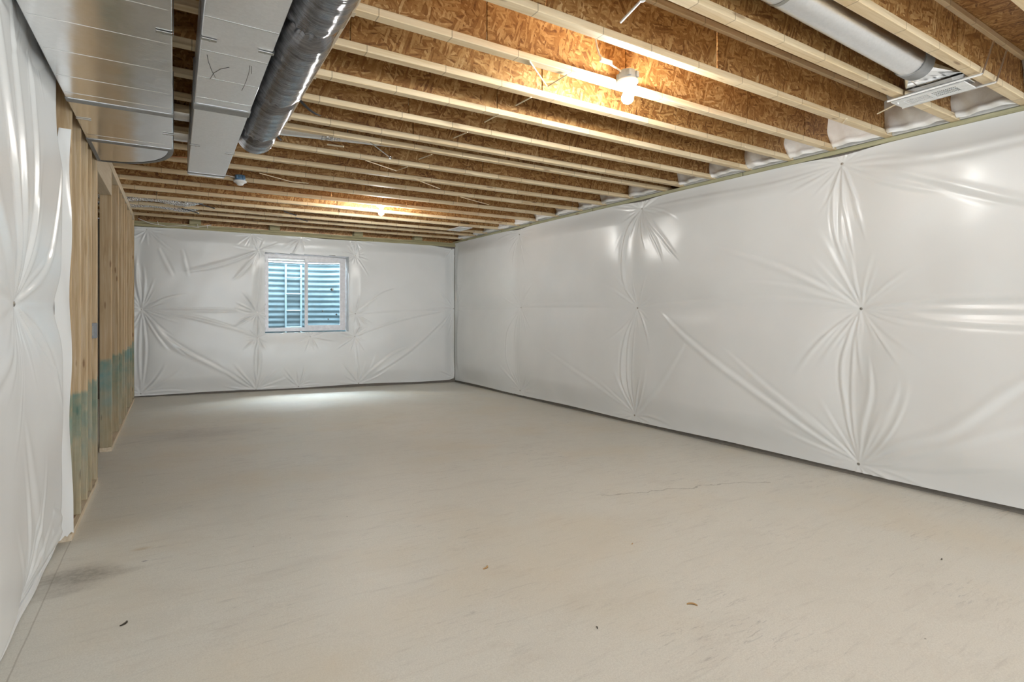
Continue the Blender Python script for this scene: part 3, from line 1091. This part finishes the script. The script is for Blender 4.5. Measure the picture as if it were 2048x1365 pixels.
for st in ([(.121, 2.682), (.129, 2.752), (.148, 2.853), (.167, 2.928)], [(.213, 2.768), (.181, 2.808), (.157, 2.873), (.146, 2.959)], [(.290, 2.70), (.295, 2.778), (.295, 2.884), (.293, 2.959), (.289, 3.03)], [(.297, 2.703), (.307, 2.788)]):
    MB().tube([(x, u, DZ0 - .0008) for x, u in st], .0011, 5).build('pen_stroke', M_pen, d)

# ------------------------------------------------------------------ black flexible duct
fx = thing('flexible_duct', 'black shiny flexible duct strapped under the joists next to the narrow metal duct', 'duct', (.493, 3, 2.5))
bands = [1.35, 2.34, 3.23, 3.95]
NS, NC = 330, 56
us = np.linspace(-.6, 4.44, NS)
prng = np.random.default_rng(4)
P = np.zeros((NS, NC + 1, 3))
jit = prng.normal(0, 1, (NS, NC))
for _ in range(2):
    jit = (jit + np.roll(jit, 1, 0) + np.roll(jit, 1, 1) + np.roll(jit, -1, 1)) / 4
for i, u in enumerate(us):
    base = .118
    neck = 0
    for b in bands:
        dd = u - b
        if dd < 0:
            neck = max(neck, .036 * math.exp(-(dd / .020) ** 2))
        else:
            neck = max(neck, .044 * math.exp(-(dd / .080) ** 2))
    nearest = min(abs(u - b) for b in bands)
    R_ = base - neck
    cz = 2.505
    end = max(0.0, (u - 4.22) / .22)
    if end > 0:
        R_ *= max(.02, math.sqrt(max(0, 1 - min(end, 1) ** 2.4)))
        cz += .07 * end ** 2
    for k in range(NC + 1):
        w_ = 2 * math.pi * k / NC
        pl_ = .009 * math.exp(-(nearest / .06) ** 2) * math.sin(w_ * 11 + 3 * math.sin(w_ * 3) + u)
        sag = .010 * math.sin(u * 5) * (math.sin(w_) < 0)
        rr_ = R_ + pl_ + .0018 * jit[i, k % NC] + .0016 * math.sin(u * 70 + w_ * 1.0)
        P[i, k] = (.493 + rr_ * math.cos(w_), u + .012 * math.sin(w_ * 2 + u * 3) * math.exp(-(nearest / .1) ** 2), cz + rr_ * math.sin(w_) - sag * .2)
grid_mesh('duct_sleeve', P[:, ::-1], M_flex, fx)
for b in bands:
    n = 30
    m = MB()
    vs, fs = [], []
    for k in range(n):
        w_ = 2 * math.pi * k / n
        for (rad, du) in ((.081, -.016), (.083, .016)):
            vs.append((.493 + rad * math.cos(w_), b + .006 + du + .012 * math.sin(w_ * 2 + b * 3), 2.505 + rad * math.sin(w_)))
    for k in range(n):
        k2 = (k + 1) % n
        fs.append((2 * k, 2 * k + 1, 2 * k2 + 1, 2 * k2))
    m.add(vs, fs, True)
    m.build('band', M_strap, fx)
for (a, b) in (((.612, 3.50, 2.60), (.83, 3.72, 2.60)), ((.615, 4.25, 2.60), (.70, 4.42, 2.60))):
    va, vb = Vector(a), Vector(b)
    n = 8
    P = np.zeros((n, 3, 3))
    for i in range(n):
        t = i / (n - 1)
        c = va.lerp(vb, t)
        for j in range(3):
            P[i, j] = (c.x + .012 * (j - 1) * -.7, c.y + .012 * (j - 1) * .7, c.z - .05 * math.sin(t * 2.2) + (.004 if j == 1 else 0))
    grid_mesh('loose_strap', P, M_strap, fx)

lt = thing('wood_lath', 'thin cream wooden lath nailed under the joists along the black flexible duct', 'lath', (.682, 2.5, ZJ - .01))
for a, b in ((-.6, 1.95), (1.954, 4.25)):
    MB().box(.675, .690, a, b, ZJ - .010, ZJ - .001, .001).build('strip', M_plate, lt)
for u in (1.624, 2.472, 3.265, 4.089):
    MB().box(.664, .700, u - .02, u + .02, ZJ - .013, ZJ - .0105, .0008).build('fixing_plate', M_plate, lt)

# ------------------------------------------------------------------ round supply pipe and grille near the long wall
p = thing('round_duct', 'smooth round galvanised pipe in the bay leading to the white ceiling grille', 'duct', (3, 1.43, 2.7))
A0, A1 = Vector((-.9, 1.43, 2.826)), Vector((3.60, 1.43, 2.703))
n = 40
pts = [A0.lerp(A1, i / n) for i in range(n + 1)]
MB().tube(pts, .083, 32).build('pipe', M_pipe, p)
for x in (1.1, 2.32):
    t = (x - A0.x) / (A1.x - A0.x)
    c = A0.lerp(A1, t)
    MB().tube([c - Vector((.012, 0, 0)), c + Vector((.012, 0, 0))], .0855, 32).build('seam', M_clip, p)
MB().tube([(3.52, 1.515, 2.70), (3.5, 1.53, 2.78), (3.5, 1.53, 2.86)], .008, 6).build('hanger_strap', M_clip, p)
# elbow of gathered grey tape, then the boot
m = MB()
pts, rads = [], []
for i in range(9):
    w_ = i / 8 * 1.05
    pts.append((3.57 + .125 * math.sin(w_), 1.43, 2.704))
    rads.append(.088 + (.003 if i % 2 else 0))
m.tube(pts, rads, 32)
m.build('elbow', M_tape, p)
m = MB()
n = 24
vs, fs = [], []
for k in range(n):
    w_ = 2 * math.pi * k / n
    vs.append((3.675, 1.43 + .086 * math.cos(w_), 2.704 + .086 * math.sin(w_)))
for k in range(n):
    w_ = 2 * math.pi * k / n
    s_ = max(abs(math.cos(w_)), abs(math.sin(w_)))
    vs.append((3.968 + .068 * math.sin(w_) / s_, 1.43 + .15 * math.cos(w_) / s_, 2.655))
for k in range(n):
    k2 = (k + 1) % n
    fs.append((k, k2, n + k2, n + k))
m.add(vs, fs)
m.box(3.895, 4.04, 1.275, 1.585, 2.624, 2.65, .002)
m.build('boot', M_galv, p)

g = thing('ceiling_register', 'white slotted air grille on two rails under the pipe by the long wall', 'grille', (4.0, 1.45, 2.6))
gz = 2.602
m = MB()
gx0, gx1, gy0, gy1 = 3.905, 4.075, 1.285, 1.665
f1 = [(gy0, gy0 + .055), (gy1 - .055, gy1), (1.466, 1.484)]
for a, b in f1:
    m.box(gx0, gx1, a, b, gz, gz + .008)
for a, b in ((gy0 + .055, 1.466), (1.484, gy1 - .055)):
    m.box(gx0, gx0 + .035, a, b, gz, gz + .008).box(gx1 - .035, gx1, a, b, gz, gz + .008)
m.build('face_frame', M_enamel, g)
MB().box(gx0 + .03, gx1 - .03, gy0 + .05, gy1 - .05, gz + .0085, gz + .0095).build('slot_shade', M_dark, g)  # near-black sheet standing in for the shade inside the slots
m = MB()
for (a, b, open_) in ((gy0 + .055, 1.466, .72), (1.484, gy1 - .055, .32)):
    n = 13
    pitch = (b - a) / n
    for k in range(n + 1):
        y = a + pitch * k
        hw = pitch * (1 - open_) / 2
        m.box(gx0 + .034, gx1 - .034, max(a, y - hw), min(b, y + hw), gz + .002, gz + .005)
    for x in (gx0 + .068, gx0 + .102):
        m.box(x - .0035, x + .0035, a, b, gz + .0015, gz + .0055)
m.build('louver_blades', M_enamel, g)
m = MB().tube([(gx0 + .02, gy1 - .03, gz - .001), (gx0 + .03, gy1 - .03, gz - .012)], .004, 6)
m.build('damper_lever', M_enamel, g)
for x in (3.886, 4.094):
    m = MB()
    m.box(x - .011, x + .011, 1.195, 1.675, gz + .010, gz + .013).box(x - .011, x - .009, 1.195, 1.675, gz, gz + .012)
    m.build('rail', M_enamel, g)
    x2 = 4.053 if x < 4 else 4.251
    m = MB()
    P0, P1 = Vector((x, 1.196, gz + .01)), Vector((x + .17, 1.196, 2.84))
    m.tube([P0, P1], .0055, 6)
    m.build('hanger_leg', M_galv2, g)

g = thing('ceiling_register', 'small plain white air grille under the joists near the far corner', 'grille', (4.04, 8.13, 2.6))
m = MB()
for a, b in ((7.90, 7.935), (8.325, 8.36)):
    m.box(3.92, 4.16, a, b, 2.606, 2.614)
m.box(3.92, 3.95, 7.935, 8.325, 2.606, 2.614).box(4.13, 4.16, 7.935, 8.325, 2.606, 2.614)
m.build('face_frame', M_enamel, g)
m = MB()
for k in range(14):
    y = 7.945 + k * .0285
    m.box(3.9505, 4.1295, y, y + .02, 2.609, 2.611)
m.build('louver_blades', M_enamel, g)
MB().box(3.96, 4.12, 7.94, 8.32, 2.618, 2.70).build('boot', M_galv, g)

# other runs up in the bays
p = thing('round_duct', 'pale round metal duct lying in the bay just beyond the black flexible duct', 'duct', (1, 4.6, 2.7))
MB().tube([(-.9 + i * .36, 4.60 + .003 * math.sin(i), 2.722 + max(0, i - 4) * .019) for i in range(10)], .076, 24).build('pipe', M_pipe, p)
MB().tube([(1.02, 4.60, 2.746), (1.16, 4.60, 2.754)], .0785, 24).build('tape_wrap', M_foil, p)
MB().tube([(1.08, 4.62, 2.642), (1.18, 4.50, 2.61)], .007, 6).build('loose_tie', M_wire, p)
p = thing('round_duct', 'grey round metal duct glimpsed in the gap between the two metal trunks', 'duct', (0, 5.13, 2.7))
MB().tube([(-.9 + i * .1, 5.13, 2.72) for i in range(11)], .085, 24).build('pipe', M_galv2, p)
for u, lab in ((8.235, 'crinkled silver flexible duct over the framed wall, the lower one from the window'), (8.72, 'crinkled silver flexible duct over the framed wall, next to the two end joists')):
    p = thing('foil_duct', ['crinkled silver foil duct above the framed wall, farther from the window wall', 'crinkled silver foil duct above the framed wall, closer to the window wall'][u > 8.5], 'duct', (0, u, 2.7))
    n = 60
    pts = [(-1.2 + 1.55 * i / n, u + .01 * math.sin(i * .3), 2.70 + .015 * math.sin(i * .21)) for i in range(n + 1)]
    rads = [(.072 + .006 * (i % 2)) * (1 if i < n - 8 else max(.25, 1 - .09 * (i - n + 8))) for i in range(n + 1)]
    MB().tube(pts, rads, 20).build('sleeve', M_foil, p)

# ------------------------------------------------------------------ lamps
def lamp(x, u, lit, boxmat, label, zt=2.69):
    t = thing('ceiling_lamp', label, 'lamp', (x, u, zt), 'bare lampholders under the joists')
    m = MB()
    n = 8
    prof = [(.002, 0), (.047, 0), (.050, -.004), (.052, -.052), (.050, -.056), (.002, -.056)]
    m.lathe(prof, (x, u, zt), 16)
    for s in (-1, 1):
        m.box(x + s * .03 - .01, x + s * .03 + .01, u - .056, u + .056, zt - .045, zt - .01, .002)
    m.build('junction_box', boxmat, t)
    z = zt - .056
    MB().lathe([(.002, 0), (.062, 0), (.064, -.006), (.060, -.016), (.040, -.026), (.030, -.040), (.026, -.046), (.002, -.046)], (x, u, z), 28).build('lampholder', M_porc, t)
    if lit:
        b0 = z - .044
        prof = [(.002, .004), (.013, .002), (.014, -.012), (.017, -.022), (.028, -.034), (.0355, -.052), (.035, -.070), (.026, -.085), (.012, -.093), (.001, -.095)]
        MB().lathe(prof, (x, u, b0), 20).build('bulb', M_bulb, t)
    return t


lamp(2.30, 2.383, True, M_bluegrey, 'lit bare bulb on a blue-grey box, nearer one, with a white cable', 2.70)
lamp(2.32, 6.985, True, M_bluegrey, 'small lit bare bulb in front of the end joists, above the window side', 2.705)
lamp(.584, 6.292, False, M_blue, 'unlit white lampholder on a blue box beyond the end of the narrow duct', 2.67)
lamp(2.30, -1.6, True, M_bluegrey, 'added fill bulb, out of view behind the viewpoint', 2.70)  # unseen bulb, added to brighten the room

cb = thing('electrical_cable', 'white cable looping down a web to the nearer lit lamp', 'cable', (2.2, 2.4, 2.7))
pts = [(2.02, 2.43, 2.93), (2.06, 2.40, 2.86), (2.075, 2.40, 2.80), (2.095, 2.40, 2.755), (2.13, 2.40, 2.735), (2.18, 2.40, 2.72), (2.235, 2.392, 2.70), (2.262, 2.386, 2.685)]
MB().tube(pts, .0055, 8).build('jacket', M_cable, cb)
MB().box(2.10, 2.19, 2.391, 2.409, 2.718, 2.742, .003).build('staple_guard', M_cable, cb)
cb = thing('electrical_cable', 'pale cable running from the narrow duct end to the unlit lampholder', 'cable', (.45, 6.3, 2.66))
MB().tube([(.28, 6.30, 2.67), (.38, 6.30, 2.665), (.47, 6.295, 2.655), (.54, 6.293, 2.645)], .005, 6).build('jacket', M_cable, cb)
cb = thing('electrical_cable', 'thin cables and clips along the greenish plate above the window wall', 'cable', (.3, 9.7, 2.6))
MB().tube([(-.45, 9.76, 2.62), (-.3, 9.75, 2.56), (-.1, 9.75, 2.535), (.15, 9.75, 2.56), (.3, 9.75, 2.55), (.5, 9.75, 2.60)], .005, 6).build('jacket', M_cable, cb)
for x in (-.2, .32, .45):
    MB().tube([(x, 9.76, 2.54), (x - .01, 9.75, 2.60)], .004, 6).build('cable_clip', M_cable, cb)
cb = thing('electrical_cable', 'orange-brown cable slung between the trunk elbow and the narrow duct', 'cable', (-.1, 5.5, 2.6))
MB().tube([(-.45, 5.55, 2.622), (-.25, 5.58, 2.612), (-.05, 5.58, 2.606), (.2, 5.56, 2.622)], .005, 6).build('jacket', plain('orange_cable', (.55, .26, .14), .5), cb)

# stray ends of wire poking out under the joists
sticks = [
    ([(1.64, 2.45), (1.91, 2.66), (1.91, 2.46)], 'V-shaped cream wire hanging below the bay past the nearer lit lamp', 0),
    ([(1.92, 3.03), (1.92, 2.85)], 'short cream wire stub, first of the row leading off from the V-shaped wire', 0),
    ([(1.90, 3.42), (1.90, 3.21)], 'short cream wire stub, second of the row leading off from the V-shaped wire', 0),
    ([(1.87, 3.87), (1.89, 3.67)], 'short cream wire stub, third of the row leading off from the V-shaped wire', 0),
    ([(1.87, 4.58), (1.90, 4.36)], 'short cream wire stub beside the end of the pale round duct', 0),
    ([(1.47, 4.87), (1.83, 5.06), (1.87, 4.86)], 'bent cream wire under the joist just past the pale round duct', 0),
    ([(2.11, 5.30), (2.52, 5.56)], 'long slanting cream wire midway between the two lit lamps', 0),
    ([(2.92, 5.86), (3.44, 6.08)], 'long slanting cream wire towards the long wall', 0),
    ([(1.35, 4.33), (1.63, 4.65)], 'silvery wire crossing the pale round duct', 1),
    ([(.72, 5.89), (1.05, 6.08), (1.22, 6.06)], 'long cream wire next to the unlit lampholder', 0),
    ([(1.78, 1.89), (1.72, 1.69)], 'white cable end at the top edge of the view', 2),
    ([(4.12, 1.84), (4.01, 1.67)], 'thin cream wire stub beside the white slotted grille', 0),
    ([(.27, 8.02), (.45, 8.23)], 'dark wire with a bright tip near the silver foil ducts, farther from the window', 3),
    ([(.09, 8.50), (.29, 8.78)], 'dark wire with a bright tip near the silver foil ducts, closer to the window', 3),
    ([(1.29, 8.02), (1.48, 8.23)], 'dark wire with a bright tip above the window, farther from the wall', 3),
    ([(1.53, 8.50), (1.73, 8.70)], 'dark wire with a bright tip above the window, closer to the wall', 3),
    ([(4.06, 2.86), (4.0, 2.78)], 'pale wire stub poking out beside the batt past the nearer lamp', 0),
    ([(4.12, 2.07), (4.02, 1.99)], 'pale wire stub poking out beside the batt between the lamp and the grille', 0),
]
for pts, lab, kind in sticks:
    t = thing('wire_stub', lab, 'wire', (pts[0][0], pts[0][1], 2.62), 'stray wire ends under the joists')
    rad = (.0045, .004, .006, .007)[kind]
    q = [(x, u, 2.627 - (.006 if i else 0)) for i, (x, u) in enumerate(pts)]
    MB().tube(q, rad, 6).build('strand', (M_wire, M_clip, M_cable, M_strap)[kind], t)
    e = Vector(q[-1])
    if kind in (2, 3, 1):
        MB().lathe([(.001, -.012), (.012, -.009), (.015, 0), (.010, .010), (.001, .012)], e, 10).build('tip', (M_cable, M_foil)[kind != 2], t)

# ------------------------------------------------------------------ window
wn = thing('window_1', None, None, (1.98, YB + .2, WZ0), kind='structure')
UF = YB + .165
fx0, fx1, fz0, fz1 = 1.30, 2.652, .890, 2.202
m = MB()
fw = .048
m.box(fx0, fx0 + fw, UF, UF + .07, fz0, fz1, .003).box(fx1 - fw, fx1, UF, UF + .07, fz0, fz1, .003)
m.box(fx0 + fw, fx1 - fw, UF, UF + .07, fz0, fz0 + fw, .003).box(fx0 + fw, fx1 - fw, UF, UF + .07, fz1 - fw, fz1, .003)
m.build('window_frame', M_white, wn)


def sash(x0, x1, z0, z1, u, wd):
    s = MB()
    s.box(x0, x0 + wd, u, u + .03, z0, z1, .003).box(x1 - wd, x1, u, u + .03, z0, z1, .003)
    s.box(x0 + wd, x1 - wd, u, u + .03, z0, z0 + wd, .003).box(x0 + wd, x1 - wd, u, u + .03, z1 - wd, z1, .003)
    so = s.build('window_sash', M_white, wn)
    MB().box(x0 + wd - .004, x1 - wd + .004, u + .012, u + .018, z0 + wd - .004, z1 - wd + .004).build('pane', M_glass, so)
    return so


sash(fx0 + fw - .004, 1.985, fz0 + fw - .004, fz1 - fw + .004, UF + .036, .020)
so = sash(1.945, fx1 - fw + .004, fz0 + fw - .004, fz1 - fw + .004, UF + .004, .055)
MB().box(1.958, 1.975, UF - .008, UF + .006, 1.42, 1.75, .003).build('pull_rail', M_white, so)

# corrugated well outside
wl = thing('window_well', 'pale blue corrugated steel well outside the window', 'window well', (1.98, 10.9, .3))
NA, NZ = 90, 260
P = np.zeros((NA, NZ, 3))
for i in range(NA):
    w_ = math.pi * i / (NA - 1)
    cx, sx = math.cos(w_), math.sin(w_)
    ex = 2 / 3.2
    x = math.copysign(abs(cx) ** ex, cx)
    y = abs(sx) ** ex
    for j in range(NZ):
        z = -.1 + (2.15 + .1) * j / (NZ - 1)
        c = .0045 * math.sin(2 * math.pi * z / .098)
        P[i, j] = (1.98 - (.86 + c) * x, YB + .30 + (.92 + c) * y, z)
grid_mesh('corrugated_wall', P, M_well, wl)
m = MB()
pts = [tuple(P[i, -1] + [0, 0, .006]) for i in range(NA)]
m.tube(pts, .012, 6)
m.build('rim', M_clip, wl)
tag(MB().box(.9, 3.1, YB + .26, 11.4, -.14, -.08).build('floor_well_gravel', M_concwall), kind='structure')
ld = thing('ladder', 'pale blue metal escape ladder fixed to the corrugated window well', 'ladder', (1.94, 10.95, .3))
lu = YB + .30 + .92 - .045
for x in (1.80, 2.075):
    MB().box(x - .017, x + .017, lu, lu + .022, .15, 2.12, .003).build('rail', M_ladder, ld)
for k in range(6):
    z = .30 + .315 * k
    MB().tube([(1.80, lu + .005, z), (2.075, lu + .005, z)], .011, 8).build('rung', M_ladder, ld)
gr = thing('well_grate', 'metal mesh grate lying over the window well', 'grate', (1.98, 10.7, 2.2))
m = MB()
for k in range(60):
    x = 1.10 + k * .0300
    m.box(x, x + .005, YB + .27, YB + 1.24, 2.200, 2.209)
for k in range(34):
    y = YB + .27 + k * .0290
    m.box(1.08, 2.90, y, y + .004, 2.201, 2.208)
tag(m.build('mesh_bars', M_clip, gr), kind='stuff')
m = MB()
for a in (YB + .255, YB + 1.245):
    m.box(1.06, 2.92, a - .012, a + .012, 2.19, 2.22)
for a in (1.06, 2.92):
    m.box(a - .012, a + .012, YB + .25, YB + 1.25, 2.19, 2.22)
m.build('grate_rim', M_clip, gr)
lr = random.Random(2)
for (x, z, s, lab) in ((2.62, 1.66, .05, 'largest dark dead leaf stuck to the window well'), (2.69, 1.17, .03, 'dark dead leaf low in the window well beside the frame'), (2.56, 1.08, .026, 'small dark dead leaf lowest in the window well'), (2.46, 1.24, .022, 'tiny dead leaf on the lower window well ribs')):
    xr = (x - 1.98) / .86
    yy = YB + .30 + .92 * max(0, 1 - abs(xr) ** 3.2) ** (1 / 3.2) - .06
    bm = MB()
    n = 10
    vs = [(x, yy - .006, z)]
    for k in range(n):
        w_ = 2 * math.pi * k / n
        rad = s * (.55 + .45 * (k % 2)) * lr.uniform(.7, 1.1)
        vs.append((x + rad * math.cos(w_) * .8, yy + .012 * math.sin(w_ * 2), z + rad * math.sin(w_)))
    vs2 = [(a, b + .003, c) for a, b, c in vs]
    fs = [(0, 1 + k, 1 + (k + 1) % n) for k in range(n)]
    bm.add(vs, fs)
    bm.add(vs2, [tuple(reversed(q)) for q in fs])
    tag(bm.build('dead_leaf', M_leaf), lab, 'leaf', 'dead leaves in the window well')

# ------------------------------------------------------------------ bits on the slab
cr = random.Random(8)
for (x, u, ln, ang, lab, mt) in (
        (1.351, 2.412, .045, .5, 'curled tan wood shaving lying mid slab', M_chip),
        (1.975, 1.638, .05, 2.3, 'thin tan wood shaving on the slab nearest the viewpoint', M_chip),
        (-.171, 2.733, .04, .9, 'dark brown wood chip near the left blanket hem', M_leaf),
        (3.502, 1.249, .022, .2, 'small dark crumb on the slab nearest the long wall', M_leaf),
        (1.484, 1.713, .018, 1.2, 'tiny dark crumb beside the thin tan shaving', M_leaf),
        (2.207, 2.247, .02, .4, 'tiny brown crumb towards the long wall in mid slab', M_chip)):
    z = float(floor_z(x, u))
    P = np.zeros((9, 3, 3))
    for i in range(9):
        t = i / 8 - .5
        for j in range(3):
            o = (j - 1) * ln * .11 * (1 - 1.6 * t * t)
            a = ang + t * .8
            P[i, j] = (x + math.cos(a) * t * ln - math.sin(a) * o, u + math.sin(a) * t * ln + math.cos(a) * o, z + .002 + .010 * (.25 - t * t) + .002 * (j == 1))
    bmo = MB()
    q = [(i * 3 + j, (i + 1) * 3 + j, (i + 1) * 3 + j + 1, i * 3 + j + 1) for i in range(8) for j in range(2)]
    bmo.add([tuple(v) for v in P.reshape(-1, 3)], q, True)
    bmo.add([(v[0], v[1], z + .0005) for v in P.reshape(-1, 3)], [tuple(reversed(f)) for f in q])
    tag(bmo.build('wood_chip', mt), lab, 'wood chip', 'bits lying on the slab')
